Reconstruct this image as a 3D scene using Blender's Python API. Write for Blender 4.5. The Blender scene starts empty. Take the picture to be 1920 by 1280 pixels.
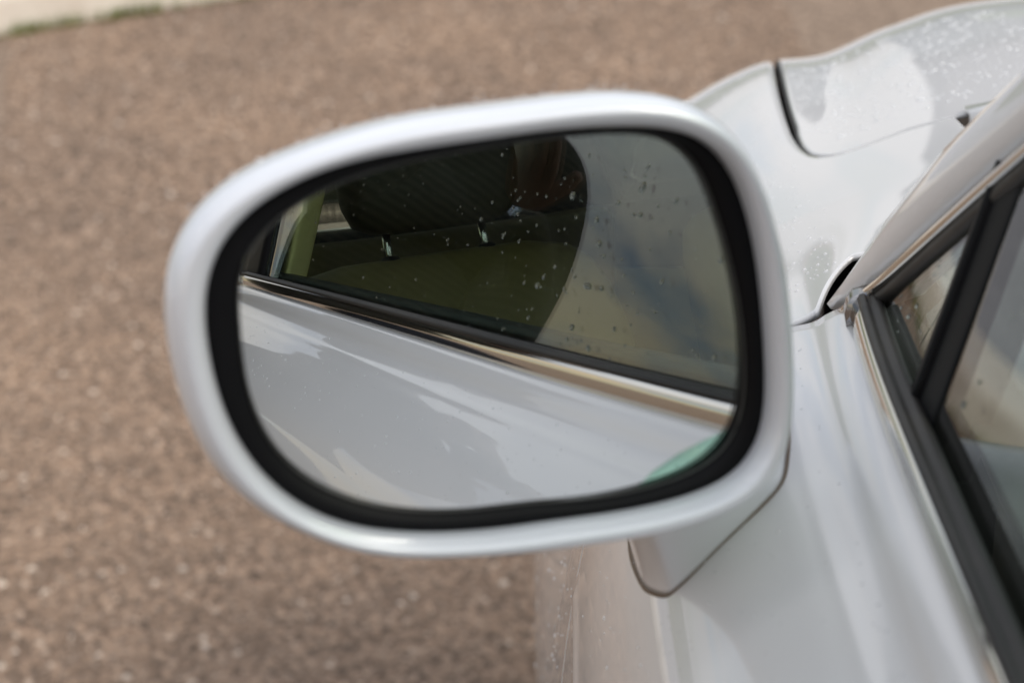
import bpy, math, random
import numpy as np
from mathutils import Vector
sc = bpy.context.scene
col = sc.collection
random.seed(4); rng = np.random.default_rng(11)
R = math.radians

# ------------------------------------------------------------------ camera
CAM = np.array([-.14, -.59, 1.325])
cd = bpy.data.cameras.new('view'); cam = bpy.data.objects.new('view', cd); col.objects.link(cam)
cam.location = CAM; cam.rotation_euler = (R(65), 0, 0)
cd.sensor_width = 36; cd.lens = 36*3676/1920; cd.clip_start = .02; cd.clip_end = 900
cd.dof.use_dof = True; cd.dof.focus_distance = .95; cd.dof.aperture_fstop = 8.2
sc.camera = cam
# ------------------------------------------------------------------ light
SUN = Vector((.68, -.24, .69)).normalized()
elev = math.asin(SUN.z); azim = math.atan2(SUN.x, SUN.y)
w = bpy.data.worlds.new('World'); sc.world = w; w.use_nodes = True
nt = w.node_tree; N = nt.nodes; L = nt.links
bg = N['Background']; bg.inputs[1].default_value = 1.0
sky = N.new('ShaderNodeTexSky'); sky.sky_type = 'NISHITA'; sky.sun_disc = False
sky.sun_elevation = elev; sky.sun_rotation = azim; sky.air_density = 1.0; sky.dust_density = 1.5
dim = N.new('ShaderNodeMix'); dim.data_type = 'RGBA'; dim.blend_type = 'MULTIPLY'; dim.inputs[0].default_value = 1
dim.inputs[7].default_value = (.12, .12, .12, 1); L.new(sky.outputs[0], dim.inputs[6])
tc = N.new('ShaderNodeTexCoord'); sp = N.new('ShaderNodeSeparateXYZ'); L.new(tc.outputs['Generated'], sp.inputs[0])
za = N.new('ShaderNodeMath'); za.operation = 'ADD'; za.inputs[1].default_value = .22; L.new(sp.outputs[2], za.inputs[0])
zm = N.new('ShaderNodeMath'); zm.operation = 'MAXIMUM'; zm.inputs[1].default_value = .08; L.new(za.outputs[0], zm.inputs[0])
vd = N.new('ShaderNodeVectorMath'); vd.operation = 'DIVIDE'; cb = N.new('ShaderNodeCombineXYZ')
for i in range(3): L.new(zm.outputs[0], cb.inputs[i])
L.new(tc.outputs['Generated'], vd.inputs[0]); L.new(cb.outputs[0], vd.inputs[1])
nz = N.new('ShaderNodeTexNoise'); nz.inputs['Scale'].default_value = 1.7; nz.inputs['Detail'].default_value = 6; nz.inputs['Roughness'].default_value = .55
nz.inputs['Distortion'].default_value = .4; L.new(vd.outputs[0], nz.inputs[0])
cr = N.new('ShaderNodeValToRGB'); cr.color_ramp.elements[0].position = .34; cr.color_ramp.elements[1].position = .57; L.new(nz.outputs[0], cr.inputs[0])
cmx = N.new('ShaderNodeMix'); cmx.data_type = 'RGBA'; cmx.inputs[7].default_value = (1.05, 1.05, 1.08, 1)
gr = N.new('ShaderNodeMapRange'); gr.inputs[1].default_value = 0; gr.inputs[2].default_value = 1; gr.inputs[3].default_value = .62; gr.inputs[4].default_value = 1.35; L.new(sp.outputs[2], gr.inputs[0])
cg = N.new('ShaderNodeVectorMath'); cg.operation = 'SCALE'; hzr = N.new('ShaderNodeValToRGB'); hzr.color_ramp.elements[0].position = .14; hzr.color_ramp.elements[0].color = (1.16, .92, .58, 1); hzr.color_ramp.elements[1].position = .38; hzr.color_ramp.elements[1].color = (1.0, 1.0, 1.02, 1); L.new(sp.outputs[2], hzr.inputs[0]); azr = N.new('ShaderNodeMapRange'); azr.interpolation_type = 'SMOOTHSTEP'; azr.inputs[1].default_value = .5; azr.inputs[2].default_value = -.7; azr.inputs[3].default_value = .12; L.new(sp.outputs[1], azr.inputs[0]); hmx = N.new('ShaderNodeMix'); hmx.data_type = 'RGBA'; hmx.inputs[6].default_value = (1, 1, 1.01, 1); L.new(azr.outputs[0], hmx.inputs[0]); L.new(hzr.outputs[0], hmx.inputs[7]); L.new(hmx.outputs[2], cg.inputs[0]); L.new(gr.outputs[0], cg.inputs['Scale']); L.new(cg.outputs[0], cmx.inputs[7])   # cloud deck, brighter overhead
L.new(cr.outputs[0], cmx.inputs[0]); L.new(dim.outputs[2], cmx.inputs[6]); L.new(cmx.outputs[2], bg.inputs[0])
sd = bpy.data.lights.new('sun', 'SUN'); sd.energy = 1.5; sd.angle = R(26); sd.color = (1, .92, .80)
so = bpy.data.objects.new('sun', sd); col.objects.link(so); so.rotation_euler = SUN.to_track_quat('Z', 'Y').to_euler()
sc.view_settings.view_transform = 'Standard'; sc.view_settings.look = 'None'
sc.view_settings.exposure = 0.25; sc.view_settings.gamma = 1; sc.view_settings.use_curve_mapping = False
sc.cycles.max_bounces = 14; sc.cycles.transparent_max_bounces = 16; sc.cycles.glossy_bounces = 8; sc.cycles.caustics_reflective = False
sc.cycles.caustics_refractive = False
sc.cycles.sample_clamp_indirect = 6

# ------------------------------------------------------------------ helpers
def obj(name, v, f, m, parent=None, smooth=True, solid=0, kind=None, off=-1):
    me = bpy.data.meshes.new(name)
    me.from_pydata([tuple(map(float, p)) for p in v], [], [tuple(map(int, q)) for q in f]); me.update()
    if smooth: me.polygons.foreach_set('use_smooth', [True]*len(me.polygons))
    if m: me.materials.append(m)
    o = bpy.data.objects.new(name, me); col.objects.link(o)
    if parent is not None: o.parent = parent; o.matrix_parent_inverse = parent.matrix_world.inverted()
    if solid:
        s = o.modifiers.new('thick', 'SOLIDIFY'); s.thickness = solid; s.offset = off
    if kind: o['kind'] = kind
    return o
def empty(name, loc, label, cat):
    o = bpy.data.objects.new(name, None); col.objects.link(o); o.location = loc; o['label'] = label; o['category'] = cat
    bpy.context.view_layer.update(); return o
def tag(o, label, cat): o['label'] = label; o['category'] = cat; return o
def grid(P, closed=False, capa=False, capb=False, flip=False):
    P = np.asarray(P, float); n, m = P.shape[:2]; v = P.reshape(-1, 3).tolist(); f = []
    for i in range(n-1):
        for j in range(m if closed else m-1):
            k = (j+1) % m; q = (i*m+j, i*m+k, (i+1)*m+k, (i+1)*m+j); f.append(q[::-1] if flip else q)
    if capa: f.append(tuple(range(m))[::1 if flip else -1])
    if capb: f.append(tuple(range((n-1)*m, n*m))[::-1 if flip else 1])
    return v, f
def cub(xs, ys, x):
    """smooth interpolation (monotone-ish Hermite) of table ys over xs"""
    xs = np.asarray(xs, float); ys = np.asarray(ys, float); x = np.clip(np.asarray(x, float), xs[0], xs[-1])
    d = np.gradient(ys, xs, axis=0)
    i = np.clip(np.searchsorted(xs, x, side='right')-1, 0, len(xs)-2)
    h = xs[i+1]-xs[i]; t = (x-xs[i])/h
    if ys.ndim > 1: t = t[..., None]; h = h[..., None]
    return (2*t**3-3*t**2+1)*ys[i]+(t**3-2*t**2+t)*h*d[i]+(3*t**2-2*t**3)*ys[i+1]+(t**3-t**2)*h*d[i+1]
def tube(path, r, n=10, caps=True):
    P = np.asarray(path, float); rr = np.broadcast_to(np.asarray(r, float), (len(P),)); T = np.gradient(P, axis=0); rows = []
    for p, t, q in zip(P, T, rr):
        t = t/np.linalg.norm(t); a = np.cross(t, [0, 0, 1.] if abs(t[2]) < .9 else [1., 0, 0]); a /= np.linalg.norm(a); b = np.cross(t, a)
        rows.append([p+q*(math.cos(k)*a+math.sin(k)*b) for k in np.linspace(0, 2*math.pi, n, endpoint=False)])
    return grid(rows, True, caps, caps)
def sweep(paths_profile, closed=True): return grid(paths_profile, closed, True, True)
def box(x0, x1, y0, y1, z0, z1):
    v = [(x, y, z) for x in (x0, x1) for y in (y0, y1) for z in (z0, z1)]
    return v, [(0, 1, 3, 2), (4, 6, 7, 5), (0, 4, 5, 1), (2, 3, 7, 6), (0, 2, 6, 4), (1, 5, 7, 3)]
def bevel(o, w, s=3):
    b = o.modifiers.new('bevel', 'BEVEL'); b.width = w; b.segments = s; b.limit_method = 'ANGLE'; return o
def join(parts):
    V, Fc = [], []
    for v, f in parts:
        k = len(V); V += list(v); Fc += [tuple(i+k for i in q) for q in f]
    return V, Fc
def domes(pts, nrm, rad, flat=.45, seg=8):
    """small water beads as shallow closed domes on a surface"""
    V, Fc = [], []
    for p, n, r in zip(pts, nrm, rad):
        n = n/np.linalg.norm(n); a = np.cross(n, [.3, .5, .81]); a /= np.linalg.norm(a); b = np.cross(n, a); k = len(V)
        el = 1+rng.uniform(-.25, .25)
        for (c, h) in ((1, -.06), (.93, .42), (.62, .82)):
            for t in range(seg):
                x = 2*math.pi*t/seg; V.append(p+r*c*(math.cos(x)*a*el+math.sin(x)*b/el)+n*r*h*flat)
        V.append(p+n*r*flat)
        for q in range(2):
            for t in range(seg):
                u = (t+1) % seg; Fc.append((k+q*seg+t, k+q*seg+u, k+(q+1)*seg+u, k+(q+1)*seg+t))
        for t in range(seg): Fc.append((k+2*seg+t, k+2*seg+(t+1) % seg, k+3*seg))
    return V, Fc

# ------------------------------------------------------------------ materials
def mat(name, color, rough=.5, metal=0., coat=0., spec=.5, **kw):
    m = bpy.data.materials.new(name); m.use_nodes = True; b = m.node_tree.nodes['Principled BSDF']
    b.inputs['Base Color'].default_value = (*color, 1); b.inputs['Roughness'].default_value = rough; b.inputs['Metallic'].default_value = metal
    b.inputs['Coat Weight'].default_value = coat; b.inputs['Coat Roughness'].default_value = .03; b.inputs['Specular IOR Level'].default_value = spec
    for k, v in kw.items(): b.inputs[k.replace('_', ' ')].default_value = v
    return m, m.node_tree.nodes, m.node_tree.links, b
def noise(m, scale, detail=3, rough=.5, coord='Object', dist=0, vscale=None):
    nd, lk = m.node_tree.nodes, m.node_tree.links
    t = nd.new('ShaderNodeTexCoord'); n = nd.new('ShaderNodeTexNoise')
    n.inputs['Scale'].default_value = scale; n.inputs['Detail'].default_value = detail; n.inputs['Roughness'].default_value = rough; n.inputs['Distortion'].default_value = dist
    if vscale:
        mp = nd.new('ShaderNodeMapping'); mp.inputs['Scale'].default_value = vscale; lk.new(t.outputs[coord], mp.inputs[0]); lk.new(mp.outputs[0], n.inputs[0])
    else: lk.new(t.outputs[coord], n.inputs[0])
    return n
def ramp(m, src, stops):
    r = m.node_tree.nodes.new('ShaderNodeValToRGB'); e = r.color_ramp.elements
    while len(e) < len(stops): e.new(.5)
    for q, (p, c) in zip(e, stops): q.position = p; q.color = (*c, 1) if len(c) == 3 else c
    m.node_tree.links.new(src, r.inputs[0]); return r
def bump(m, b, src, strength, dist=.001, inp='Normal'):
    n = m.node_tree.nodes.new('ShaderNodeBump'); n.inputs['Strength'].default_value = strength; n.inputs['Distance'].default_value = dist
    m.node_tree.links.new(src, n.inputs['Height']); m.node_tree.links.new(n.outputs[0], b.inputs[inp]); return n

def paint(name, colr, dust=.5):
    m, nd, lk, b = mat(name, colr, .42, .2, 1.0)
    n = noise(m, 5, 5, .6); r = ramp(m, n.outputs[0], [(.3, tuple(c*.96 for c in colr)), (.7, colr)]); lk.new(r.outputs[0], b.inputs['Base Color'])
    n2 = noise(m, 60, 4, .65, vscale=(1, .35, 1)); r2 = ramp(m, n2.outputs[0], [(.42, (.02,)*3), (.75, (.02+.10*dust,)*3)]); lk.new(r2.outputs[0], b.inputs['Coat Roughness'])
    return m
PAINT = paint('silver_paint', (.73, .73, .735))
HOUSE = paint('mirror_shell_paint', (.84, .87, .925), .3)
CHROME = mat('chrome', (.68, .66, .62), .09, 1.)[0]
m, nd, lk, b = mat('black_plastic', (.005, .005, .006), .5, spec=.14); n = noise(m, 900, 2); bump(m, b, n.outputs[0], .15, .0003); BLACK = m
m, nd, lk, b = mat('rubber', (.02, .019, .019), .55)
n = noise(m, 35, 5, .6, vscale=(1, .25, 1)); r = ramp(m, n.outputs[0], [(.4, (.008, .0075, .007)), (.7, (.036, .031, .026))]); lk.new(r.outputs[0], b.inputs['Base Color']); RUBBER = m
GASKET = mat('gasket', (.13, .085, .05), .6)[0]
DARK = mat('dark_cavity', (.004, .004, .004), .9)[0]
TRIMGREY = mat('grey_trim', (.22, .235, .25), .55)[0]
TRIMDARK = mat('dark_trim', (.03, .03, .03), .6)[0]
BEIGE = mat('beige_panel', (.82, .62, .32), .6)[0]; CREAM = mat('cream_plastic', (.90, .78, .36), .5)[0]
LINING = mat('headlining', (.16, .15, .12), .9)[0]
m, nd, lk, b = mat('tan_leather', (.21, .165, .06), .5); n = noise(m, 300, 3); bump(m, b, n.outputs[0], .25, .0006); LEATHER = m
MIRROR = mat('mirror_silver', (.80, .82, .82), 0., 1.)[0]
CARPET = mat('carpet', (.10, .08, .05), .95)[0]
def glass(name, tint, ior=1.85):
    m = bpy.data.materials.new(name); m.use_nodes = True; nd, lk = m.node_tree.nodes, m.node_tree.links
    nd.remove(nd['Principled BSDF']); out = nd['Material Output']
    g = nd.new('ShaderNodeNewGeometry'); mx = nd.new('ShaderNodeMix'); mx.inputs[2].default_value = ior; mx.inputs[3].default_value = 1/ior
    lk.new(g.outputs['Backfacing'], mx.inputs[0]); fr = nd.new('ShaderNodeFresnel'); lk.new(mx.outputs[0], fr.inputs['IOR'])
    tr = nd.new('ShaderNodeBsdfTransparent'); tr.inputs[0].default_value = (*tint, 1); gl = nd.new('ShaderNodeBsdfGlossy'); gl.inputs['Roughness'].default_value = 0.0
    ms = nd.new('ShaderNodeMixShader'); lk.new(fr.outputs[0], ms.inputs[0]); lk.new(tr.outputs[0], ms.inputs[1]); lk.new(gl.outputs[0], ms.inputs[2]); lk.new(ms.outputs[0], out.inputs[0])
    return m
BEAD = glass('glint_white_water', (1, 1, 1), 1.6); _n = BEAD.node_tree.nodes; _l = BEAD.node_tree.links; _p = _n.new('ShaderNodeBsdfPrincipled'); _p.inputs['Base Color'].default_value = (.95, .96, .97, 1); _p.inputs['Roughness'].default_value = .08; _p.inputs['Specular IOR Level'].default_value = .8
_m = _n.new('ShaderNodeMixShader'); _m.inputs[0].default_value = .5; _o = _n['Material Output']; _l.new(_o.inputs[0].links[0].from_socket, _m.inputs[1]); _l.new(_p.outputs[0], _m.inputs[2]); _l.new(_m.outputs[0], _o.inputs[0])  # white mixed into the beads, painting in their bright glints
GLASS = glass('window_glass', (.84, .91, .86)); PRIV = glass('dark_glass', (.22, .235, .225)); SCREEN = glass('screen_glass', (.90, .94, .91))
WATER = mat('water', (1, 1, 1), .02, 0, 0, .5, Transmission_Weight=1., IOR=1.33)[0]
FILM = glass('mint_film', (.89, 1.0, .945), 1.25)

# ------------------------------------------------------------------ ground
m, nd, lk, b = mat('road_surface', (.2, .16, .13), .85)
vo = nd.new('ShaderNodeTexVoronoi'); vo.inputs['Scale'].default_value = 95; t = nd.new('ShaderNodeTexCoord'); lk.new(t.outputs['Object'], vo.inputs[0])
r = ramp(m, vo.outputs['Color'], [(.0, (.10, .07, .05)), (.5, (.25, .178, .125)), (1, (.46, .345, .26))]); lk.new(r.outputs[0], b.inputs['Base Color'])
bump(m, b, vo.outputs['Distance'], 1., .006)
obj('road', [(-400, -400, 0), (400, -400, 0), (400, 400, 0), (-400, 400, 0)], [(0, 1, 2, 3)], m, smooth=False, kind='structure')
# loose-looking chippings: low pebbles set in the road where the view reaches
m, nd, lk, b = mat('chipping', (.2, .16, .13), .7)
at = nd.new('ShaderNodeAttribute'); at.attribute_name = 'tone'
r = ramp(m, at.outputs['Fac'], [(.0, (.075, .052, .036)), (.42, (.228, .156, .108)), (.8, (.405, .285, .203)), (.93, (.52, .40, .31)), (1, (.66, .56, .47))]); r.color_ramp.interpolation = 'LINEAR'
nl = noise(m, 1.7, 4, .6); rl = ramp(m, nl.outputs[0], [(.28, (.74, .745, .76)), (.72, (1.2, 1.17, 1.12))])
mm = nd.new('ShaderNodeMix'); mm.data_type = 'RGBA'; mm.blend_type = 'MULTIPLY'; mm.inputs[0].default_value = 1; lk.new(r.outputs[0], mm.inputs[6]); lk.new(rl.outputs[0], mm.inputs[7])
lk.new(mm.outputs[2], b.inputs['Base Color']); CHIP = m
def chippings():
    ys = []; pts = []
    y = 1.05
    while y < 4.9:
        pitch = .0090 if y < 2.6 else .0115
        x0, x1 = -.62-.20*(y-1.0)-.12, .25
        if y > 1.6: x1 = .55
        xs = np.arange(x0, x1, pitch); pts.append(np.stack([xs+rng.uniform(-.4, .4, len(xs))*pitch, y+rng.uniform(-.45, .45, len(xs))*pitch, np.full(len(xs), pitch)], 1)); y += pitch
    P = np.concatenate(pts); n = len(P)
    base = np.array([(1, 0, 0), (.3, .95, 0), (-.8, .6, 0), (-.8, -.6, 0), (.3, -.95, 0), (.45, .25, .75), (-.35, .4, .85), (-.05, -.5, .7)])
    F0 = np.array([(0, 1, 5), (1, 6, 5), (1, 2, 6), (2, 3, 6), (3, 7, 6), (3, 4, 7), (4, 0, 7), (0, 5, 7), (5, 6, 7)])
    a = rng.uniform(0, 6.28, n); s = P[:, 2]*rng.uniform(.42, .78, n); c, si = np.cos(a), np.sin(a)
    bx = base[None]*(1+rng.uniform(-.22, .22, (n, 8, 3))); X = (bx[:, :, 0]*c[:, None]-bx[:, :, 1]*si[:, None])*s[:, None]+P[:, 0:1]
    Y = (bx[:, :, 0]*si[:, None]+bx[:, :, 1]*c[:, None])*s[:, None]+P[:, 1:2]; Z = bx[:, :, 2]*s[:, None]*.75-.0005
    V = np.stack([X, Y, Z], 2).reshape(-1, 3); Fa = (F0[None]+8*np.arange(n)[:, None, None]).reshape(-1, 3)
    me = bpy.data.meshes.new('road_chippings'); me.vertices.add(len(V)); me.vertices.foreach_set('co', V.astype(np.float32).ravel())
    me.loops.add(Fa.size); me.loops.foreach_set('vertex_index', Fa.astype(np.int32).ravel()); me.polygons.add(len(Fa)); me.polygons.foreach_set('loop_start', np.arange(0, Fa.size, 3, dtype=np.int32))
    me.update(calc_edges=True); at = me.attributes.new('tone', 'FLOAT', 'POINT'); tone = np.repeat(np.clip(rng.beta(2.2, 2.4, n)+(rng.random(n) < .02)*.35, 0, 1), 8); at.data.foreach_set('value', tone.astype(np.float32))
    me.materials.append(CHIP); o = bpy.data.objects.new('road_chippings', me); col.objects.link(o); o['kind'] = 'stuff'
    tag(o, 'brown stone chippings bedded in the road surface', 'chippings')
chippings()
# kerb
kd = np.array([.47, .303, 0]); kd /= np.linalg.norm(kd); kn = np.array([-kd[1], kd[0], 0]); K0 = np.array([-1.37, 3.985, 0])
m, nd, lk, b = mat('kerb_concrete', (.52, .47, .40), .85); n = noise(m, 14, 6, .65); r = ramp(m, n.outputs[0], [(.3, (.68, .61, .53)), (.7, (.86, .80, .72))]); lk.new(r.outputs[0], b.inputs['Base Color']); bump(m, b, n.outputs[0], .3, .003); KERB = m
m, nd, lk, b = mat('pavement_concrete', (.42, .42, .44), .85); n = noise(m, 6, 6, .65); r = ramp(m, n.outputs[0], [(.3, (.36, .36, .385)), (.7, (.47, .47, .49))]); lk.new(r.outputs[0], b.inputs['Base Color']); PAVE = m
def kp(s, d, z): return tuple(K0+kd*s+kn*d+np.array([0, 0, z]))
kerb = obj('kerb', [kp(-16, .012, .004), kp(12, .012, .004), kp(12, .30, .004), kp(-16, .30, .004), kp(-16, .012, .085), kp(12, .012, .085), kp(12, .30, .085), kp(-16, .30, .085)],
           [(0, 1, 5, 4), (4, 5, 6, 7), (2, 3, 7, 6)], mat('kerb_bedding', (.12, .11, .09), .9)[0], smooth=False, kind='structure')
pk = None
for i in range(30):
    s0 = -15.6+i*.915; prof = [(0, 0), (.004, .085), (.022, .107), (.04, .11), (.30, .112), (.30, 0)]
    v = [kp(s0+e, d, z) for e in (0, .905) for d, z in prof]; k = len(prof)
    f = [(j, (j+1) % k, k+(j+1) % k, k+j) for j in range(k)]+[tuple(range(k))[::-1], tuple(range(k, 2*k))]
    bevel(obj('kerb_stone', v, f, KERB, kerb, smooth=False), .004, 2)
obj('pavement', [kp(-60, .306, .108), kp(60, .306, .108), kp(60, 3.2, .118), kp(-60, 3.2, .118)], [(0, 1, 2, 3)], PAVE, smooth=False, kind='structure')
m, nd, lk, b = mat('verge_soil', (.10, .12, .04), .95); n = noise(m, 3, 6, .7); r = ramp(m, n.outputs[0], [(.3, (.07, .09, .03)), (.7, (.15, .16, .06))]); lk.new(r.outputs[0], b.inputs['Base Color'])
obj('verge', [kp(-60, 3.2, .112), kp(60, 3.2, .112), kp(60, 300, .112), kp(-60, 300, .112)], [(0, 1, 2, 3)], m, smooth=False, kind='structure')
m, nd, lk, b = mat('grass_blade', (.20, .24, .05), .6); GR = m
V, Fc = [], []
for s in np.concatenate([rng.normal(c, sd_, k) for c, sd_, k in ((.07, .03, 110), (.17, .02, 60), (.34, .06, 190), (.62, .10, 60), (-.5, .3, 220), (1.2, .25, 100), (-2.2, .6, 220))]):
    p = np.array(kp(s, -.012+rng.normal(0, .008), 0)); h = rng.uniform(.008, .042); a = rng.uniform(0, 6.28); wv = np.array([math.cos(a), math.sin(a), 0])*.0022; ln = np.array([rng.normal(0, .01), rng.normal(-.004, .01), h])
    k = len(V); V += [p-wv, p+wv, p+wv*.6+ln*.6, p-wv*.6+ln*.6, p+ln*1.05+np.array([0, 0, -.003])]; Fc += [(k, k+1, k+2, k+3), (k+3, k+2, k+4)]
tag(obj('grass', V, Fc, GR, kind='stuff'), 'short yellow-green grass growing along the foot of the kerb', 'grass')

# ------------------------------------------------------------------ car body
car = empty('parked_car', (.72, -.6, 0), 'pale silver car with its door mirror and front door in close view', 'car')
YS = [-2.6, -1.2, -.4, .0, .12, .25, .40, .56, .75, .92, 1.06, 1.20, 1.42]
def shift(sec, dx, dz): return [(x+dx, z+dz) for x, z in sec]
inner0 = [(.75, 1.0), (.45, .995), (.25, .985), (.13, .98), (.06, .975)]
door = [(0, .972), (-.018, .957), (-.042, .945), (-.066, .932), (-.086, .910), (-.099, .880), (-.110, .825), (-.118, .74), (-.122, .6), (-.117, .42), (-.10, .25)]
def dsec(dx, dz, side=0.):
    return inner0+[(x+dx*(1-i/10)+side*(i/10), z+dz*(1-i/10)) for i, (x, z) in enumerate(door)]
SEC = [dsec(0, .055), dsec(-.004, .036), dsec(.005, .014), dsec(.007, -.001), dsec(.008, -.005), [(.75, .99), (.45, .985), (.25, .975), (.14, .966), (.07, .960)]+dsec(.018, -.016)[5:],
 [(.75, 1.0), (.45, .995), (.25, .975), (.14, .9605), (.078, .9465), (.042, .9345), (.013, .920), (-.013, .903), (-.04, .883), (-.063, .858), (-.082, .826), (-.098, .775), (-.112, .695), (-.121, .565), (-.117, .41), (-.10, .25)],
 [(.75, .987), (.45, .982), (.25, .964), (.135, .938), (.074, .917), (.042, .906), (.014, .893), (-.013, .877), (-.039, .858), (-.062, .833), (-.081, .802), (-.098, .754), (-.113, .678), (-.1235, .555), (-.118, .41), (-.10, .25)],
 [(.75, .966), (.45, .961), (.25, .946), (.148, .921), (.092, .897), (.050, .890), (.022, .879), (-.006, .864), (-.033, .846), (-.057, .822), (-.077, .790), (-.096, .743), (-.1125, .668), (-.1235, .55), (-.118, .41), (-.10, .25)],
 [(.75, .938), (.45, .934), (.25, .919), (.165, .898), (.112, .8745), (.067, .8685), (.039, .859), (.010, .844), (-.019, .825), (-.046, .799), (-.070, .766), (-.091, .719), (-.110, .647), (-.122, .54), (-.117, .40), (-.10, .25)],
 [(.75, .893), (.45, .889), (.25, .874), (.180, .852), (.126, .828), (.083, .822), (.054, .810), (.024, .793), (-.006, .772), (-.034, .744), (-.060, .710), (-.083, .664), (-.104, .60), (-.118, .51), (-.115, .39), (-.10, .25)],
 [(.75, .815), (.45, .811), (.25, .796), (.180, .772), (.128, .752), (.102, .741), (.072, .727), (.042, .709), (.012, .687), (-.018, .659), (-.046, .625), (-.072, .582), (-.095, .53), (-.112, .46), (-.110, .37), (-.10, .25)],
 [(.75, .62), (.45, .615), (.27, .60), (.21, .58), (.165, .565), (.14, .555), (.112, .542), (.084, .526), (.054, .506), (.024, .482), (-.008, .454), (-.038, .42), (-.065, .385), (-.088, .345), (-.095, .30), (-.09, .25)]]
SEC = np.array(SEC)
YD = np.linspace(YS[0], YS[-1], 403); TD = cub(YS, SEC.reshape(len(YS), -1), YD)
for _q in range(110):
    _k = np.where(YD > .45, 1., 1. if _q < 20 else 0.)[1:-1, None]; TD[1:-1] = TD[1:-1]*(1-_k)+_k*(TD[:-2]+2*TD[1:-1]+TD[2:])/4
TD = TD.reshape(len(YD), 16, 2)
_g = TD.copy()
for _ in range(1): _g[:, 7:14] = (TD[:, 6:13]+4*TD[:, 7:14]+TD[:, 8:15])/6
TD = _g
def B(a, y):
    a = np.atleast_1d(np.asarray(a, float)); y = np.atleast_1d(np.asarray(y, float)); a, y = np.broadcast_arrays(a, y); sh = a.shape; a = a.ravel(); y = y.ravel()
    out = np.zeros((len(a), 3)); T = cub(YD, TD.reshape(len(YD), -1), y).reshape(len(y), 16, 2); dT = np.gradient(T, axis=1)
    i = np.clip(np.floor(a).astype(int), 0, 14); t = (a-i)[:, None]; r_ = np.arange(len(a))
    xz = (2*t**3-3*t**2+1)*T[r_, i]+(t**3-2*t**2+t)*dT[r_, i]+(3*t**2-2*t**3)*T[r_, i+1]+(t**3-t**2)*dT[r_, i+1]
    out[:, 0] = xz[:, 0]; out[:, 1] = y; out[:, 2] = xz[:, 1]
    return out.reshape(*sh, 3)
def belt(y): p = B(5., y); return p
def Bn(a, y):
    e = 1e-3; n = np.cross(B(a+e, y)-B(a-e, y), B(a, y+e)-B(a, y-e)); n /= np.linalg.norm(n, axis=-1, keepdims=True)
    n[n[..., 2]-n[..., 0] < 0] *= -1; return n
crease = lambda A: .0005*np.exp(-((A-6.45)/.13)**2)+.0002*np.exp(-((A-5.55)/.12)**2)+.0012*np.exp(-((A-11.4)/.10)**2)   # pressed feature lines
def patch(name, y0, y1, a0=5., a1=15., m=PAINT, ny=90, na=260, slant=None):
    A = a0+(a1-a0)*np.linspace(0, 1, na); rows = []
    for s in np.linspace(0, 1, ny):
        ya = y0(A) if callable(y0) else y0; yb = y1(A) if callable(y1) else y1
        yy = np.full(na, 0.)+ya+(yb-ya)*s; q = B(A, yy); rows.append(q+crease(A)[:, None]*Bn(A, yy))
    v, f = grid(rows); return obj(name, v, f, m, car, solid=.003, off=0)
fgap = lambda A: np.interp(A, [5, 5.6, 6.2, 8, 10, 12, 15], [.236, .241, .252, .262, .272, .285, .30])   # front edge of the door
rgap = lambda A: np.interp(A, [5, 9, 15], [-.885, -.90, -.93])
front_door = patch('front_door', rgap, lambda A: fgap(A)-.0022, ny=120)
rear_door = patch('rear_door', -1.98, lambda A: rgap(A)-.0055, ny=60)
rear_quarter = patch('rear_quarter_panel', -2.6, -1.986, ny=20, na=40)
# front fender: rows run from the bonnet gap to the outer / rear edge
gk = np.array([(5.0, 1.42), (5.0, 1.0), (5.0, .70), (5.0, .635), (4.96, .605), (4.86, .580), (4.66, .566), (4.4, .561), (4.0, .563), (3.5, .566), (3.05, .562)])
ek = np.array([(15, 1.42), (15, 1.0), (15, .62), (15, .302), (12, .287), (9, .266), (6.3, .2545), (5.72, .2540), (4.98, .318), (4.3, .315), (3.06, .45)])
tk = np.array([0, .28, .48, .60, .66, .71, .76, .80, .85, .92, 1.]); tt = np.unique(np.concatenate([np.linspace(0, .6, 60), np.linspace(.6, 1, 90)]))
gl_ = np.stack([np.interp(tt, tk, gk[:, i]) for i in (0, 1)], 1); el_ = np.stack([np.interp(tt, tk, ek[:, i]) for i in (0, 1)], 1)
def smooth1(A, k=3, it=3):
    for _ in range(it):
        Bq = A.copy(); Bq[1:-1] = (A[:-2]+2*A[1:-1]+A[2:])/4; A = Bq
    return A
gl_ = smooth1(gl_, it=14)
def fan(g, e, n, p=1.):
    s = np.linspace(0, 1, n)[None, :, None]**p; Q = g[:, None, :]*(1-s)+e[:, None, :]*s; return B(Q[..., 0], Q[..., 1])
gout = gl_.copy(); tang = np.gradient(gl_, axis=0)
v, f = grid(fan(gl_, el_, 70)); front_fender = obj('front_fender', v, f, PAINT, car, solid=.003, off=0)
# bonnet: same outline pulled in by the width of the gap
hg = gl_.copy(); nrm_ = np.stack([-(.004/.03)*np.ones(len(hg)), np.zeros(len(hg))], 1)
corner = np.interp(tt, [0, .55, .64, .72, 1], [0, 0, .6, 1, 1]); hg[:, 0] -= .17*(1-corner)+.05*corner*np.interp(tt, [.9, 1], [1, 0]); hg[:, 1] += .0050*corner
he = np.stack([np.interp(tt, [0, .6, .85, 1], [0, 0, .6, 1.6]), np.interp(tt, [0, .48, .6, .7, 1], [1.42, .9, .72, .64, .572])], 1)
v, f = grid(fan(hg, he, 60, 1.)); bonnet = obj('bonnet', v, f, PAINT, car, solid=.003, off=0)
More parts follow.
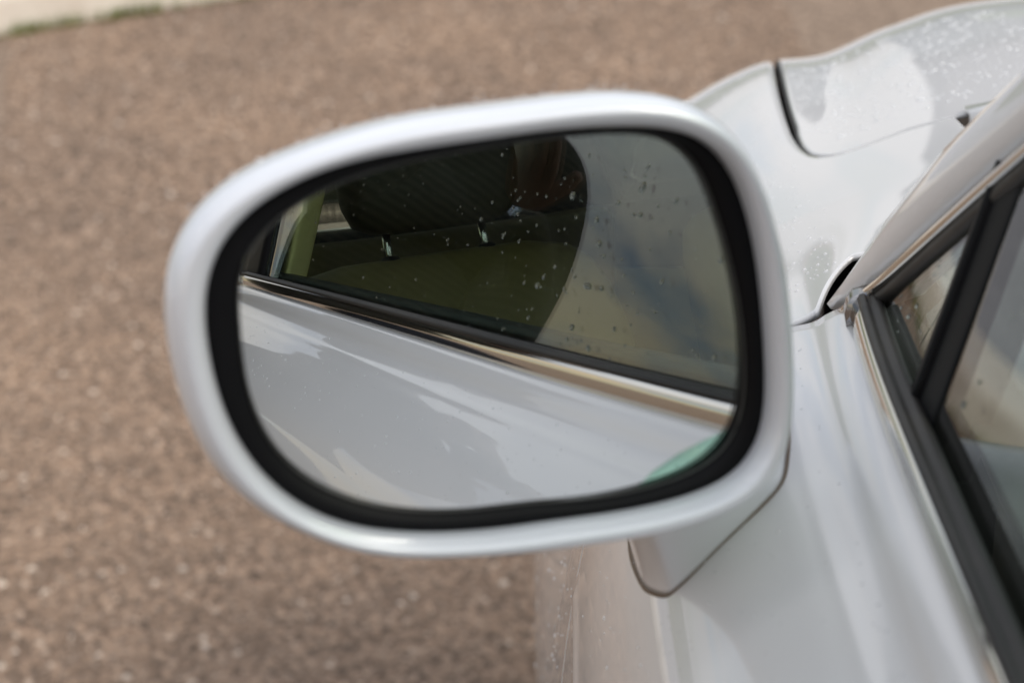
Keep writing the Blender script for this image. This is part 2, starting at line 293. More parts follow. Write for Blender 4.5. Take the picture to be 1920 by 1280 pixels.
# folded return of bonnet edge (so that the gap has depth) and dark channel under the gap
ch = B(gl_[:, 0]-.05, gl_[:, 1]+.001)
rows = [ch+np.array([dx, 0, dz]) for dx, dz in ((-.02, -.012), (-.02, -.03), (.02, -.03), (.02, -.012))]
v, f = grid(rows); obj('gutter', v, f, DARK, bonnet)
hb = B(hg[:, 0], hg[:, 1]); v, f = grid([hb+np.array([0, 0, .0]), hb+np.array([0, 0, -.012])]); obj('shade_edge_fold', v, f, RUBBER, bonnet, solid=.0015)  # bonnet edge fold, rubber black stands in for the shade in the gap
# cowl, rear rim of bonnet towards the windscreen
cy = np.linspace(.140, 1.3, 40)
rimz = np.interp(cy, [.140, .25, .45, .75, 1.05, 1.3], [.9405, .964, .982, .987, .982, .965])
rows = [np.stack([cy, np.full(40, .562+.01), rimz+.0015], 1), np.stack([cy, np.full(40, .556), rimz+.003], 1), np.stack([cy, np.full(40, .553), rimz-.003], 1), np.stack([cy, np.full(40, .565), rimz-.012], 1)]
v, f = grid(rows); obj('rear_lip', v, f, PAINT, bonnet, solid=.0015)
v, f = join([grid([[(.10, .59, .915), (1.3, .59, .93)], [(.10, .42, .905), (1.3, .42, .93)], [(.07, .30, .915), (1.36, .30, .93)]])]); obj('cowl_panel', v, f, DARK, car, solid=.004)
v, f = tube([(.150, .555, .936), (.165, .535, .944), (.19, .515, .952), (.26, .50, .96)], [.005, .007, .007, .005], 8); obj('wiper_pivot', v, f, mat('worn_metal', (.35, .30, .26), .5, .4)[0], car)

# black pocket where fender, door and pillar meet
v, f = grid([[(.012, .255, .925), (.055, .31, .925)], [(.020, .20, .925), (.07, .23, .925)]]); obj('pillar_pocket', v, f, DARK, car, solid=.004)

# belt trims (chrome strip + rubber seal) follow the top edge of the doors
def trim(name, y0, y1, prof, m, parent, n=60, lift=0.):
    ys = np.linspace(y0, y1, n); b = belt(ys); P = np.stack([b+np.array([dx, 0, dz]) for dx, dz in prof], 1)
    v, f = grid(P, True, True, True); return obj(name, v, f, m, parent)
CH = [(-.0005, -.004), (-.0024, .000), (-.0032, .0055), (-.0026, .0115), (-.0008, .0145), (.001, .0152), (.0012, -.004)]
RB = [(.0013, -.004), (.0013, .0135), (-.0010, .0149), (-.0002, .0170), (.0018, .0176), (.0032, .0164), (.0046, .0164), (.0060, .0176), (.0085, .0174), (.0102, .0160), (.0104, .004), (.0102, -.004)]
trim('chrome_strip', .2065, -.878, CH, CHROME, front_door); trim('dirt_line', .230, -.878, [(-.0046, -.0028), (-.0046, -.0008), (-.0028, -.0008), (-.0028, -.0028)], GASKET, front_door); trim('window_seal', .2045, -.878, RB, RUBBER, front_door)
trim('chrome_strip', -.886, -1.95, CH, CHROME, rear_door, 30); trim('window_seal', -.886, -1.95, RB, RUBBER, rear_door, 30)
trim('chrome_end_cap', .2185, .2072, [(-.0035, -.005), (-.0046, .001), (-.0056, .006), (-.0046, .0115), (-.002, .0152), (.004, .017), (.0102, .0185), (.0102, -.005)], mat('dark_chrome', (.30, .30, .31), .15, 1.)[0], front_door, 6)

# glass planes
TUM = .33
def gx(y, z):
    b = belt(np.atleast_1d(y))[..., 0]; h = z-.985
    return b+.0108+TUM*h-.10*h*h+.006*np.clip((np.atleast_1d(y)+.45), 0, 1)
def pane(name, poly, m, parent, ny=40, nz=24, solid=.0038):
    # poly: functions front(z), rear(z), z range
    fr, re, z0, z1 = poly; rows = []
    for z in np.linspace(z0, z1, nz):
        ys = np.linspace(re(z), fr(z), ny); rows.append(np.stack([gx(ys, z), ys, np.full(ny, z)], 1))
    v, f = grid(rows); return obj(name, v, f, m, parent, solid=solid, off=0)
bary = lambda z: .0975+.25*(z-.985)                 # division bar line
pil = lambda z: .240-(z-.955)*1.12                # lower edge of the pillar
pane('window_glass', (lambda z: bary(z)-.012, lambda z: -.835-.06*(z-.98), .965, 1.36), GLASS, front_door)
pane('quarter_glass', (lambda z: max(pil(z), bary(z)+.001), lambda z: bary(z)+.001, .955, 1.078), GLASS, front_door, 20, 20)
pane('window_glass', (lambda z: -.945-.06*(z-.98), lambda z: -1.86+.5*max(0, z-1.1), .97, 1.36), GLASS, rear_door)
# division bar and pillar strips
def strip(name, yf, z0, z1, w0, w1, out, dep, m, parent, n=14):
    rows = []
    for z in np.linspace(z0, z1, n):
        y = yf(z); x = gx([y], z)[0]; rows.append([(x-out, y-w0, z), (x-out-.001, y-w0*.4, z), (x-out-.001, y+w1*.4, z), (x-out, y+w1, z), (x+dep, y+w1, z), (x+dep, y-w0, z)])
    v, f = grid(rows, True, True, True); return obj(name, v, f, m, parent)
bevel(strip('division_bar', bary, .962, 1.33, .031, .0055, .0035, .02, BLACK, front_door), .0015)
strip('division_rib', lambda z: bary(z)-.0085, .966, 1.33, .0022, .0022, .0062, .0, BLACK, front_door)
strip('pillar_cover', lambda z: -.89-.06*(z-.98), .985, 1.38, .055, .052, .002, .02, BLACK, rear_door)
ZZ = np.linspace(.951, 1.38, 36)
# windscreen pillar: rounded section swept from its base up to the roof
def pillar():
    rows = []; trimr = []; outr = []
    for z in ZZ:
        y = pil(z); x = gx([min(y, .2)], z)[0]
        pr = [(-.004, -.002), (-.011, .010), (-.013, .028), (-.008, .048), (.006, .066), (.028, .078), (.050, .080), (.055, .06), (.03, .02), (.008, .0)]
        k = float(np.interp(z, [.95, .97, 1.0, 1.05], [.22, .40, .62, .76])); rows.append([(x+dx*(.6+.4*k), y+dy*k, z+dy*k*.22) for dx, dy in pr])
        trimr.append((x-.0065, y-.0035, z-.0025)); outr.append((x-.003, y-.0105, z-.004))
    v, f = grid(rows, True, True, True); p = obj('windscreen_pillar', v, f, PAINT, car)
    v, f = tube(trimr, .0032, 8); obj('pillar_chrome', v, f, CHROME, p); v, f = tube(outr, .0045, 8); obj('pillar_rubber', v, f, RUBBER, p)
pillar()
# roof, far side, screens: the shell that darkens the cabin
def gsheet(name, pts, m, parent, solid=.006): v, f = grid(pts); return obj(name, v, f, m, parent, solid=solid, off=0)
ry = np.linspace(-2.05, -.28, 18); rx = np.linspace(.175, 1.31, 22)
roof = gsheet('roof', [[(x, y, 1.372+.055*(1-((x-.74)/.565)**2)+.02*(1-((y+1.1)/.9)**2)) for x in rx] for y in ry], PAINT, car, .03)
gsheet('headlining', [[(x, y, 1.345+.05*(1-((x-.74)/.565)**2)+.02*(1-((y+1.1)/.9)**2)) for x in rx] for y in ry], LINING, car)
gsheet('windscreen', [[(x*(1-t)+(.74+(x-.74)*.78)*t, .42-.72*t-.25*((x-.74)/.62)**2*(1-t), .955+.43*t+.02*t*(1-t)) for x in np.linspace(.12, 1.36, 20)] for t in np.linspace(0, 1, 10)], SCREEN, car, .005)
gsheet('far_door', [[(1.46-.0*t, y, z) for y in np.linspace(-2.4, .3, 10)] for t, z in ((0, .985), (.5, .80), (1, .79))], TRIMDARK, car, .05); gsheet('far_door_panel', [[(1.455, y, z) for y in np.linspace(-2.4, .3, 10)] for z in (.785, .28)], BEIGE, car, .05)
gsheet('far_window', [[(1.455-.40*(z-.985), y, z) for y in np.linspace(-1.95, .05, 12)] for z in (.965, 1.1, 1.2, 1.37)], PRIV, car, .004)
gsheet('rear_window', [[(x, -2.75+.72*t, 1.02+.36*t) for x in np.linspace(.22, 1.26, 12)] for t in np.linspace(0, 1, 5)], PRIV, car, .005)
gsheet('rear_side_panel', [[(1.455-.40*(z-.985), y, z) for y in (-2.76, -1.94)] for z in (.98, 1.38)], LINING, car, .02); gsheet('rear_side_panel', [[(.03+.40*(z-.985), y, z) for y in (-2.76, -1.80)] for z in (.98, 1.38)], LINING, car, .02)
gsheet('parcel_shelf', [[(x, y, .985) for x in (.05, 1.45)] for y in (-2.75, -2.05)], TRIMDARK, car, .02)
gsheet('cabin_floor', [[(x, y, .30) for x in (-.06, 1.46)] for y in (-2.7, 1.2)], CARPET, car, .02)
gsheet('bulkhead', [[(x, .50, z) for x in (.05, 1.42)] for z in (.30, .90)], TRIMDARK, car, .01)
gsheet('boot_wall', [[(x, -2.70, z) for x in (-.05, 1.46)] for z in (.28, 1.0)], PAINT, car, .02)
gsheet('nose_panel', [[(x, 1.43, z) for x in (.15, 1.30)] for z in (.25, .54)], PAINT, car, .02)
gsheet('far_pillar', [[(1.455-.40*(z-.985)-.012, y, z) for y in (-.98, -.86)] for z in (.985, 1.37)], CREAM, car, .03)
# far wing closes the nose
gsheet('far_fender', [[(1.46+dx, y, z) for y in np.linspace(.30, 1.42, 8)] for dx, z in ((-.10, .86), (-.02, .78), (0, .6), (-.02, .25))], PAINT, car, .01)
# inner door card, dash
ys = np.linspace(.16, -.87, 30); bb = belt(ys)
P = np.stack([bb+np.array(d) for d in ((.026, 0, .012), (.050, 0, .010), (.062, 0, -.02), (.066, 0, -.25), (.05, 0, -.6))], 1); v, f = grid(P)
obj('door_card', v, f, TRIMDARK, front_door, solid=.004)
ys = np.linspace(-.92, -1.95, 20); bb = belt(ys); P = np.stack([bb+np.array(d) for d in ((.026, 0, .012), (.050, 0, .010), (.062, 0, -.02), (.066, 0, -.6))], 1); v, f = grid(P); obj('door_card', v, f, TRIMDARK, rear_door, solid=.004)
dash = gsheet('dashboard', [[(x, y, z+.015*(1-((x-.75)/.7)**2)) for x in np.linspace(.075, 1.40, 24)] for y, z in ((.46, .93), (.30, .935), (.12, .925), (.03, .905), (.0, .87), (.03, .72), (.10, .6))], TRIMGREY, car, .006)
v, f = grid([[(.072, .03, .906), (.115, .035, .912)], [(.068, .19, .918), (.112, .21, .926)], [(.066, .30, .925), (.10, .34, .934)]]); e_ = obj('end_panel', v, f, TRIMGREY, dash, solid=.01)
# cream trim on the centre pillar, inside
rows = [[(gx([-.9], z)[0]+.028, -.835, z), (gx([-.9], z)[0]+.062, -.85, z), (gx([-.9], z)[0]+.068, -.93, z), (gx([-.9], z)[0]+.028, -.96, z)] for z in np.linspace(.96, 1.37, 8)]
v, f = grid(rows, True, True, True); bevel(obj('centre_pillar_trim', v, f, CREAM, car), .006)
# seats
def seat(cx):
    def sec(z, y0, w, th, wing, n=28):
        pts = []
        for k in range(n):
            t = 2*math.pi*k/n; c, s = math.cos(t), math.sin(t)
            X = cx+w*abs(c)**.55*(1 if c > 0 else -1); Y = y0+th*abs(s)**.7*(1 if s > 0 else -1)+wing*max(0, abs((X-cx)/w)-.45)*(s > 0)
            pts.append((X, Y, z))
        return pts
    rows = [sec(.42, -.80, .25, .06, .05), sec(.55, -.825, .265, .065, .10), sec(.70, -.865, .275, .065, .11), sec(.84, -.905, .275, .06, .09), sec(.92, -.928, .27, .055, .05), sec(.965, -.943, .255, .050, .02), sec(.99, -.952, .225, .042, 0), sec(1.003, -.957, .16, .026, 0), sec(1.006, -.958, .05, .01, 0)]
    v, f = grid(rows, True, True, True); s = obj('front_seat', v, f, LEATHER, car)
    def hs(z, y0, w, th, n=26):
        return [(cx+w*abs(math.cos(t))**.5*math.copysign(1, math.cos(t)), y0+th*abs(math.sin(t))**.8*math.copysign(1, math.sin(t)), z+.02*(1-math.cos(t)**2)*0) for t in np.linspace(0, 2*math.pi, n, endpoint=False)]
    rows = [hs(1.042, -.975, .05, .015), hs(1.043, -.974, .10, .035), hs(1.055, -.972, .130, .048), hs(1.085, -.970, .145, .055), hs(1.13, -.975, .15, .058), hs(1.18, -.983, .148, .056), hs(1.215, -.99, .135, .05), hs(1.235, -.995, .11, .036), hs(1.243, -.998, .06, .015)]
    v, f = grid(rows, True, True, True); obj('headrest', v, f, mat('shaded_leather', (.05, .042, .025), .55)[0], s)  # seat leather darkened in colour, painting in the unlit headrest's shade
    for dx in (-.082, .082):
        v, f = tube([(cx+dx, -.955, .98), (cx+dx, -.965, 1.02), (cx+dx, -.972, 1.06)], .0065, 12); obj('headrest_post', v, f, CHROME, s)
        v, f = tube([(cx+dx, -.957, .998), (cx+dx, -.9585, 1.006), (cx+dx, -.959, 1.009)], [.016, .014, .011], 14); obj('post_collar', v, f, BLACK, s)
    cush = box(cx-.25, cx+.25, -.80, -.28, .34, .50); bevel(obj('seat_cushion', *cush, LEATHER, s), .05, 4)
seat(.325); seat(1.08)
bevel(obj('rear_bench', *join([box(.12, 1.40, -2.02, -1.86, .40, .99), box(.12, 1.40, -1.9, -1.42, .30, .52)]), LEATHER, car), .05, 4)
bevel(obj('centre_console', *box(.65, .81, -.75, .05, .31, .60), CREAM, car), .03, 3)

# ------------------------------------------------------------------ door mirror
PSI, TH, RM = R(16), R(8), 1.1
n0 = np.array([math.sin(PSI)*math.cos(TH), -math.cos(PSI)*math.cos(TH), math.sin(TH)])
u0 = np.array([.9612617, .27563736, 0]); v0 = np.cross(u0, -n0); v0 = v0 if v0[2] > 0 else -v0
MC = np.array([-.14618831, .00129543, 1.05512702])
GL = [(-83, 13), (-82, 29), (-73, 40), (-55, 50), (-27, 57), (9, 60), (43, 60), (60, 58), (69.5, 52.5), (78, 34), (84.3, 13), (88.5, -9), (89.6, -32), (87.5, -49.5), (81, -58), (56, -65), (11, -65), (-17, -64), (-41, -59), (-58, -51), (-72, -39), (-81, -19)]
HO = [(-107.2, 22.1), (-103.2, 39.0), (-88.7, 53.7), (-61.0, 64.6), (-26.4, 71.6), (15.9, 73.6), (48.5, 73.6), (63.3, 71.6), (78.2, 64.1), (87.6, 53.3), (97.2, 28.6), (103.1, 1.6), (104.8, -27.5), (103.7, -55.0), (97.2, -69.2), (79.0, -76.7), (39.3, -80.8), (2.7, -80.1), (-27.3, -77.0), (-49.1, -72.5), (-70.0, -61.2), (-88.4, -47.1), (-100.6, -26.9), (-106.1, -2.7)]
LI = [(-94.1, 21.0), (-91.4, 32.9), (-81.2, 45.6), (-61.9, 55.6), (-27.3, 61.7), (15.1, 63.8), (47.8, 62.6), (64.4, 60.2), (75.6, 55.6), (84.1, 43.1), (92.3, 14.5), (95.0, -12.3), (95.8, -31.8), (94.2, -53.2), (86.9, -64.2), (67.5, -69.0), (29.4, -71.3), (-8.7, -70.9), (-36.3, -67.2), (-59.4, -59.3), (-76.2, -45.5), (-88.5, -24.4), (-93.5, -2.0)]
NA = 144; TA = np.linspace(-math.pi, math.pi, NA, endpoint=False)
def outline(pts, it=10):
    p = np.array(pts, float)/1000; a = np.arctan2(p[:, 1], p[:, 0]); r_ = np.hypot(p[:, 0], p[:, 1]); k = np.argsort(a); a = a[k]; r_ = r_[k]
    a = np.concatenate([a-2*math.pi, a, a+2*math.pi]); r_ = np.concatenate([r_]*3); q = cub(a, r_, TA)
    for _ in range(it): q = (np.roll(q, 1)+2*q+np.roll(q, -1))/4
    return np.stack([q*np.cos(TA), q*np.sin(TA)], 1)
Go, Ho, Lo = outline(GL), outline(HO), outline(LI)
def ring(o2, d): return MC+o2[:, :1]*u0+o2[:, 1:]*v0+d*n0
cS = np.array([.018, -.006])
shell = [(.05, -.112), (.25, -.110), (.45, -.104), (.62, -.093), (.76, -.075), (.87, -.051), (.945, -.030), (.985, -.012), (1.0, .0)]
rows = [ring(cS+(Ho-cS)*k, d) for k, d in shell]
rows += [ring(Ho*(1-t)+Lo*t, d) for t, d in ((.03, .004), (.10, .0075), (.22, .0102), (.38, .0118), (.55, .0120), (.72, .0110), (.86, .0088), (.95, .0064), (1.0, .0035), (1.012, -.002))]
v, f = grid(rows, True, True, False); side_mirror = obj('side_mirror', v, f, HOUSE, car)
ss = side_mirror.modifiers.new('sub', 'SUBSURF'); ss.levels = 1; ss.render_levels = 1
rows = [ring(Lo*1.004, -.003), ring(Lo*.999, .0014), ring(Lo*.92+Go*.08, .0018), ring(Lo*.6+Go*.4, .0012), ring(Lo*.25+Go*.75, -.0002), ring(Go*1.006, -.0016), ring(Go*.999, -.0030), ring(Go*.997, -.006)]
v, f = grid(rows, True); obj('mirror_bezel', v, f, BLACK, side_mirror)
# convex glass
ctr = MC-RM*n0; ks = np.linspace(.0, 1.012, 30)[1:]; rows = []
P = [np.repeat((MC)[None], 1, 0)]
for k in ks:
    q = ring(Go*k, 0); dlt = q-ctr; rows.append(ctr+RM*dlt/np.linalg.norm(dlt, axis=1, keepdims=True))
v, f = grid(rows, True); v.append(list(ctr+RM*n0)); c_ = len(v)-1; f += [(j, c_, (j+1) % NA) for j in range(NA)]
mg = obj('mirror_glass', v, f, MIRROR, side_mirror)
nn = [tuple((np.array(p)-ctr)/RM) for p in v]
if mg.data.polygons[0].normal.dot(Vector(n0)) < 0: mg.data.flip_normals()
mg.data.normals_split_custom_set_from_vertices(nn)
v, f = tube(np.concatenate([ring(Go*1.0005, -.0012), ring(Go*1.0005, -.0012)[:2]]), .0004, 6, False); obj('glass_edge', v, f, mat('ground_glass_edge', (.06, .06, .055), .3)[0], side_mirror)
# foot of the mirror on the door
def on_door(a, y, lift=0.): p = B(a, y); return p.reshape(3)+lift*Bn(np.array([a]), np.array([y]))[0]
foot = dict(base=[(9.33, .088), (9.04, .070), (8.83, .060), (8.44, .060), (7.86, .067), (7.31, .078), (6.81, .091), (6.65, .117), (6.4, .17), (7, .21), (8.5, .21), (9.5, .18), (9.6, .13)], mid=[(0, 0, 0)],
  top=[(.040, -.064, -.024), (.044, -.066, -.016), (.050, -.067, -.012), (.058, -.066, -.010), (.070, -.064, -.008), (.083, -.056, -.008), (.092, -.044, -.008), (.095, -.030, -.012), (.092, -.02, -.035), (.08, -.01, -.07), (.06, -.02, -.08), (.045, -.04, -.07), (.040, -.055, -.045)])
def closed_curve(pts, n=72, it=4):
    p = np.array(pts, float); p = np.concatenate([p, p[:1]]); d = np.r_[0, np.cumsum(np.linalg.norm(np.diff(p, axis=0), axis=1))]; s = np.linspace(0, d[-1], n, endpoint=False); q = np.stack([np.interp(s, d, p[:, i]) for i in range(p.shape[1])], 1)
    for _ in range(it): q = (np.roll(q, 1, 0)+2*q+np.roll(q, -1, 0))/4
    return q
base = np.array([on_door(a, y, .0012) for a, y in foot['base']]); top = np.array([MC+u*u0+vv*v0+d*n0 for u, vv, d in foot['top']]); mid = np.array(foot['mid'])
def loop_curve(p, n=8):
    k = len(p); q = np.concatenate([p, p[:1]]); x = np.linspace(0, k, k*n, endpoint=False); r_ = np.stack([np.interp(x, np.arange(k+1), q[:, i]) for i in range(3)], 1)
    for _ in range(10): r_ = (np.roll(r_, 1, 0)+2*r_+np.roll(r_, -1, 0))/4
    return r_
cb_, ct_ = loop_curve(base), loop_curve(top)
rows = []
for s in np.linspace(0, 1, 14):
    e = s*s*(3-2*s)*.5+s*.5; q = cb_*(1-e)+ct_*e; c0 = q.mean(0); rows.append(c0+(q-c0)*(1-.10*math.sin(math.pi*s)))
v, f = grid(rows, True, True, True); obj('mirror_foot', v, f, HOUSE, side_mirror)
v, f = tube(np.concatenate([cb_, cb_[:2]]), .0011, 6, False); obj('foot_gasket', v, f, GASKET, side_mirror)
# mint green film in the lower inner corner of the glass
def film(pts, name):
    p = np.array(pts)/1000; rows_ = []
    q = MC+p[:, :1]*u0+p[:, 1:]*v0; dl = q-ctr; q = ctr+(RM+.0004)*dl/np.linalg.norm(dl, axis=1, keepdims=True); return obj(name, q, [tuple(range(len(q)))], FILM, side_mirror, solid=.0003)
film([(50.0, -66.5), (56.5, -61.0), (66.0, -56.0), (75.5, -52.6), (85.8, -49.6), (84, -58), (78.0, -61), (70.0, -64), (60.0, -66.4)], 'green_film')

# ------------------------------------------------------------------ the photographer, seen only in the window's reflection
def skin(name, pts, edges, m, parent, sub=2, root=0):
    me = bpy.data.meshes.new(name); me.from_pydata([p[:3] for p in pts], edges, []); me.update(); me.materials.append(m)
    o = bpy.data.objects.new(name, me); col.objects.link(o); o.parent = parent; o.matrix_parent_inverse = parent.matrix_world.inverted()
    k = o.modifiers.new('skin', 'SKIN'); k.use_smooth_shade = True
    for i, p in enumerate(pts):
        d = me.skin_vertices[0].data[i]; d.radius = (p[3], p[4] if len(p) > 4 else p[3]); d.use_root = i == root
    q = o.modifiers.new('sub', 'SUBSURF'); q.levels = 1; q.render_levels = sub
    return o
m, nd, lk, b = mat('striped_shirt', (.05, .05, .045), .85); t = nd.new('ShaderNodeTexCoord'); wv = nd.new('ShaderNodeTexWave'); wv.bands_direction = 'Z'; wv.inputs['Scale'].default_value = 26; wv.inputs['Distortion'].default_value = .6
lk.new(t.outputs['Object'], wv.inputs[0]); r = ramp(m, wv.outputs['Fac'], [(.45, (.020, .021, .018)), (.6, (.065, .060, .045))]); lk.new(r.outputs[0], b.inputs['Base Color']); SHIRT = m
SKIN = mat('skin', (.24, .145, .10), .55)[0]; JEANS = mat('dark_jeans', (.03, .035, .05), .9)[0]; HAIR = mat('dark_hair', (.02, .014, .01), .6)[0]; SHOE = mat('dark_shoe', (.02, .02, .02), .5)[0]
px_, py_ = -.34, -1.13      # where the feet are
per = empty('person', (px_, py_, 0), 'person in dark striped shirt raising a camera, reflected in the car window', 'person')
def W(*p): return (px_+p[0], py_+p[1], *p[2:])
# torso and arms: the shirt is one surface
sh_ = [(-0.298, -1.13, .96, .165, .115), (-0.233, -1.11, 1.12, .162, .112), (-0.228, -1.09, 1.28, .185, .118), (-0.238, -1.06, 1.39, .150, .095), (-0.228, -1.04, 1.47, .060, .060),
       (-.438, -1.02, 1.405, .072), (-.432, -1.0, 1.27, .070), (-.375, -.94, 1.135, .078), (-.33, -.82, 1.185, .041), (-.235, -.765, 1.245, .033),
       (-0.048, -1.06, 1.40, .066), (-0.023, -.98, 1.24, .050), (-0.013, -.90, 1.17, .044), (-.05, -.83, 1.21, .038), (-.058, -.765, 1.262, .032)]
sh_ += [(-.355, -1.07, 1.24, .10), (-.060, -1.09, 1.22, .095), (-.36, -1.07, 1.10, .11), (-.105, -1.10, 1.09, .090)]
skin('shirt', sh_, [(2, 15), (2, 16), (1, 17), (1, 18), (0, 1), (1, 2), (2, 3), (3, 4), (3, 5), (5, 6), (6, 7), (7, 8), (8, 9), (3, 10), (10, 11), (11, 12), (12, 13), (13, 14)], SHIRT, per)
tr_ = [W(0, 0, .98, .155, .115), W(0, 0, .88, .16, .12), W(-.10, 0, .78, .092), W(-.115, .03, .48, .066), W(-.12, -.01, .12, .055), W(.06, -.04, .78, .092), W(.0, -.10, .48, .066), W(-.01, -.16, .12, .055)]
skin('trousers', tr_, [(0, 1), (1, 2), (2, 3), (3, 4), (1, 5), (5, 6), (6, 7)], JEANS, per)
for dx, dy in ((-.12, 0), (-.01, -.15)):
    skin('shoe', [W(dx, dy-.05, .055, .05, .05), W(dx, dy+.05, .05, .052, .045), W(dx-.01, dy+.17, .038, .046, .034), W(dx-.01, dy+.21, .035, .03, .025)], [(0, 1), (1, 2), (2, 3)], SHOE, per)
# head on a neck, leaning to the viewfinder
hx, hy, hz = -.225, -.965, 1.52
hd = [(-.262, -1.04, 1.44, .055), (hx-.02, hy-.055, 1.50, .056), (hx, hy-.02, 1.555, .080, .086), (hx+.002, hy-.012, 1.615, .082, .095), (hx, hy-.02, 1.672, .062, .075), (hx+.002, hy+.045, 1.49, .036, .034), (hx+.003, hy+.105, 1.565, .013), (hx+.003, hy+.095, 1.595, .012)]
head = skin('head', hd, [(0, 1), (1, 2), (2, 3), (3, 4), (2, 5), (2, 6), (6, 7)], SKIN, per)
for sgn in (-1, 1):
    skin('ear', [(hx+sgn*.080, hy-.02, 1.57, .010, .018), (hx+sgn*.090, hy-.026, 1.59, .008, .02), (hx+sgn*.086, hy-.022, 1.61, .006, .014)], [(0, 1), (1, 2)], SKIN, head, 1)
    v, f = domes([np.array([hx+sgn*.031, hy+.072, 1.592])], [np.array([sgn*.2, 1, 0.])], [.013], .5, 12); obj('eye', v, f, mat('eye', (.7, .7, .68), .2)[0], head)
v, f = tube([(hx-.026, hy+.074, 1.528), (hx-.01, hy+.085, 1.526), (hx+.01, hy+.085, 1.526), (hx+.026, hy+.074, 1.528)], [.003, .007, .007, .003], 8); obj('mouth', v, f, mat('lips', (.35, .14, .11), .5)[0], head)
skin('hair', [(hx, hy-.06, 1.60, .070, .080), (hx, hy-.035, 1.655, .082, .085), (hx, hy+.02, 1.685, .066, .055), (hx, hy-.085, 1.56, .055, .05)], [(0, 1), (1, 2), (0, 3)], HAIR, head)
# hands: palm and five fingers each, one skinned surface, closed round the camera
def hand(wr, pal, fdir, side, spread, curl, thumb, name):
    wr, pal, fdir, side, curl = map(np.array, (wr, pal, fdir, side, curl)); P = [(*wr, .024, .018), (*((wr+pal)/2), .030, .016), (*pal, .034, .014)]; E = [(0, 1), (1, 2)]
    for i, ln in enumerate((.85, 1., .95, .75)):
        k0 = pal+side*(i-1.5)*spread+fdir*.012; k1 = k0+fdir*.034*ln+curl*.006; k2 = k1+fdir*.018*ln+curl*.020*ln; k3 = k2+curl*.022*ln-fdir*.004; k = len(P)
        P += [(*k0, .0095), (*k1, .0088), (*k2, .0082), (*k3, .007)]; E += [(2, k), (k, k+1), (k+1, k+2), (k+2, k+3)]
    k = len(P); th = np.array(thumb); P += [(*((wr*.45+pal*.55)+side*-.030), .013), (*(((wr+pal)/2)+th*.034-side*.034), .011), (*(((wr+pal)/2)+th*.062-side*.030), .0085)]; E += [(1, k), (k, k+1), (k+1, k+2)]
    return skin(name, P, E, SKIN, per, 2)
hand((-.222, -.765, 1.250), (-.195, -.715, 1.268), (.5, .85, .1), (.75, -.6, .0), .017, (.3, -.1, .95), (-.2, .7, .6), 'hand')
hand((-.055, -.755, 1.268), (-.048, -.715, 1.300), (-.25, .85, .45), (.1, -.5, .85), .017, (-.95, .1, .1), (-.7, -.2, .6), 'hand')
# the camera in their hands
pc = empty('photo_camera', (-.14, -.70, 1.28), 'black camera held up by the person in the striped shirt', 'camera')
CB = mat('camera_black', (.015, .015, .016), .45)[0]
bevel(obj('camera_body', *box(-.205, -.075, -.735, -.685, 1.285, 1.365), CB, pc), .010, 3)
bevel(obj('viewfinder_hump', *box(-.165, -.115, -.735, -.690, 1.362, 1.388), CB, pc), .010, 3)
v, f = tube([(-.14, -.690, 1.325), (-.14, -.66, 1.325), (-.14, -.655, 1.325), (-.14, -.628, 1.325), (-.14, -.626, 1.325)], [.033, .033, .031, .031, .029], 32); lens = obj('lens', v, f, CB, pc)
v, f = domes([np.array([-.14, -.6265, 1.325])], [np.array([0, 1., 0])], [.024], .2, 24); obj('front_element', v, f, GLASS, lens)

# ------------------------------------------------------------------ rain left on the car: small beads
def beads_body(name, a0, a1, y0, y1, n, r0, r1, parent, keep=None):
    A = rng.uniform(a0, a1, n); Y = rng.uniform(y0, y1, n)
    if keep is not None: k = keep(A, Y); A, Y = A[k], Y[k]
    P = B(A, Y); Nn = Bn(A, Y); rad = r0*(r1/r0)**(rng.random(len(A))**2.2)
    v, f = domes(P+Nn*.0016, Nn, rad); return obj(name, v, f, BEAD, parent, kind='stuff')
hood_in = lambda A, Y: (Y > .60)
beads_body('water_beads', 2.2, 4.2, .60, .87, 1100, .0005, .0019, bonnet)
beads_body('water_beads', 3.9, 4.7, .63, .86, 200, .0006, .0014, bonnet)
beads_body('water_beads', 5.2, 7.6, .30, .88, 800, .0004, .0013, front_fender)
beads_body('water_beads', 6.0, 12.5, -.85, .22, 900, .0004, .0011, front_door)
beads_body('water_beads', 10.0, 13.5, .30, .9, 300, .0005, .0013, front_fender)
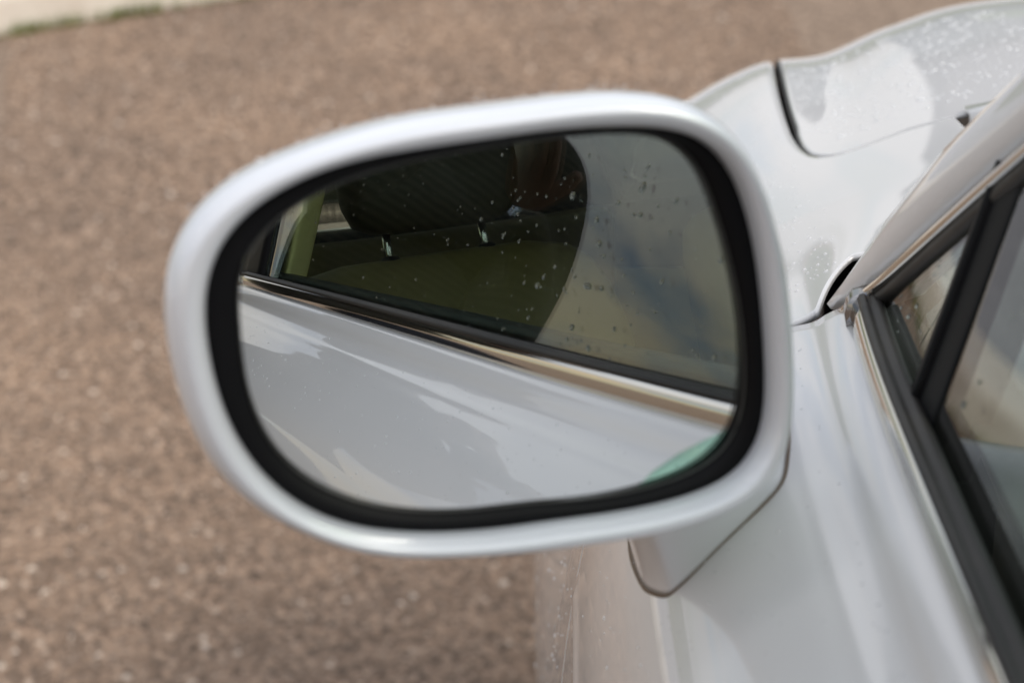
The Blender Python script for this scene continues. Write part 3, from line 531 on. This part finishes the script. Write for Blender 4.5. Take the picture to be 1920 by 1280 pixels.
def beads_pane(name, y0, y1, z0, z1, n, r0, r1, parent):
    Y = rng.uniform(y0, y1, n); Z = rng.uniform(z0, z1, n); P = np.stack([gx(Y, 1.1)*0, Y, Z], 1)
    for i in range(n): P[i, 0] = gx([Y[i]], Z[i])[0]
    nn = np.tile(np.array([[-.92, 0, .39]]), (n, 1)); rad = r0*(r1/r0)**(rng.random(n)**2.5); v, f = domes(P+nn*.0020, nn, rad, .5); return obj(name, v, f, WATER, parent, kind='stuff')
beads_pane('water_beads', -.84, .07, .99, 1.30, 420, .0006, .0021, front_door)
beads_pane('water_beads', -.30, -.06, .995, 1.10, 70, .0010, .0030, front_door)
beads_pane('water_beads', .09, .20, .98, 1.05, 40, .0004, .001, front_door)
# on the mirror shell's brow
V, Fc = [], []
k = np.where((Ho[:, 1] > .045))[0]; pts, nr = [], []
for _ in range(170):
    j = rng.choice(k); t = rng.uniform(.0, 1.); d = -.002-.02*t; q = ring(cS+(Ho[j:j+1]-cS)*(1-.05*t*t), d)[0]; pts.append(q+rng.normal(0, .0008, 3)); nr.append(v0*.9+n0*.1)
v, f = domes(pts, nr, .00028*(2.4**rng.random(170))); obj('water_beads', v, f, BEAD, side_mirror, kind='stuff')

# ------------------------------------------------------------------ what stands ahead of the car, mirrored in the bonnet
hs = empty('house', (8.2, 27, .11), 'pale blue-grey house with dark roof ahead of the car, mirrored in its bonnet', 'house')
WALL = mat('rendered_wall', (.30, .34, .38), .9)[0]; ROOFM = mat('roof_tile', (.10, .09, .085), .8)[0]; FR = mat('window_frame', (.75, .75, .74), .5)[0]
hw = obj('wall', *box(2.6, 15, 27, 36, .11, 5.0), WALL, hs, smooth=False)
obj('roof', [(2.3, 26.5, 4.9), (15.4, 26.5, 4.9), (15.4, 36.5, 4.9), (2.3, 36.5, 4.9), (2.3, 31.5, 8.0), (15.4, 31.5, 8.0)], [(0, 1, 5, 4), (2, 3, 4, 5), (0, 4, 3), (1, 2, 5), (0, 3, 2, 1)], ROOFM, hs, smooth=False)
for wx in (4.2, 9.2):
    o = obj('window', *box(wx, wx+1.8, 26.93, 26.99, 1.2, 2.6), FR, hs, smooth=False); obj('pane', *box(wx+.1, wx+1.7, 26.90, 26.925, 1.3, 2.5), GLASS, o, smooth=False)
o = obj('door', *box(7.0, 8.0, 26.94, 26.99, .12, 2.2), TRIMDARK, hs, smooth=False); obj('handle', *box(7.1, 7.2, 26.90, 26.935, 1.1, 1.14), CHROME, o, smooth=False)
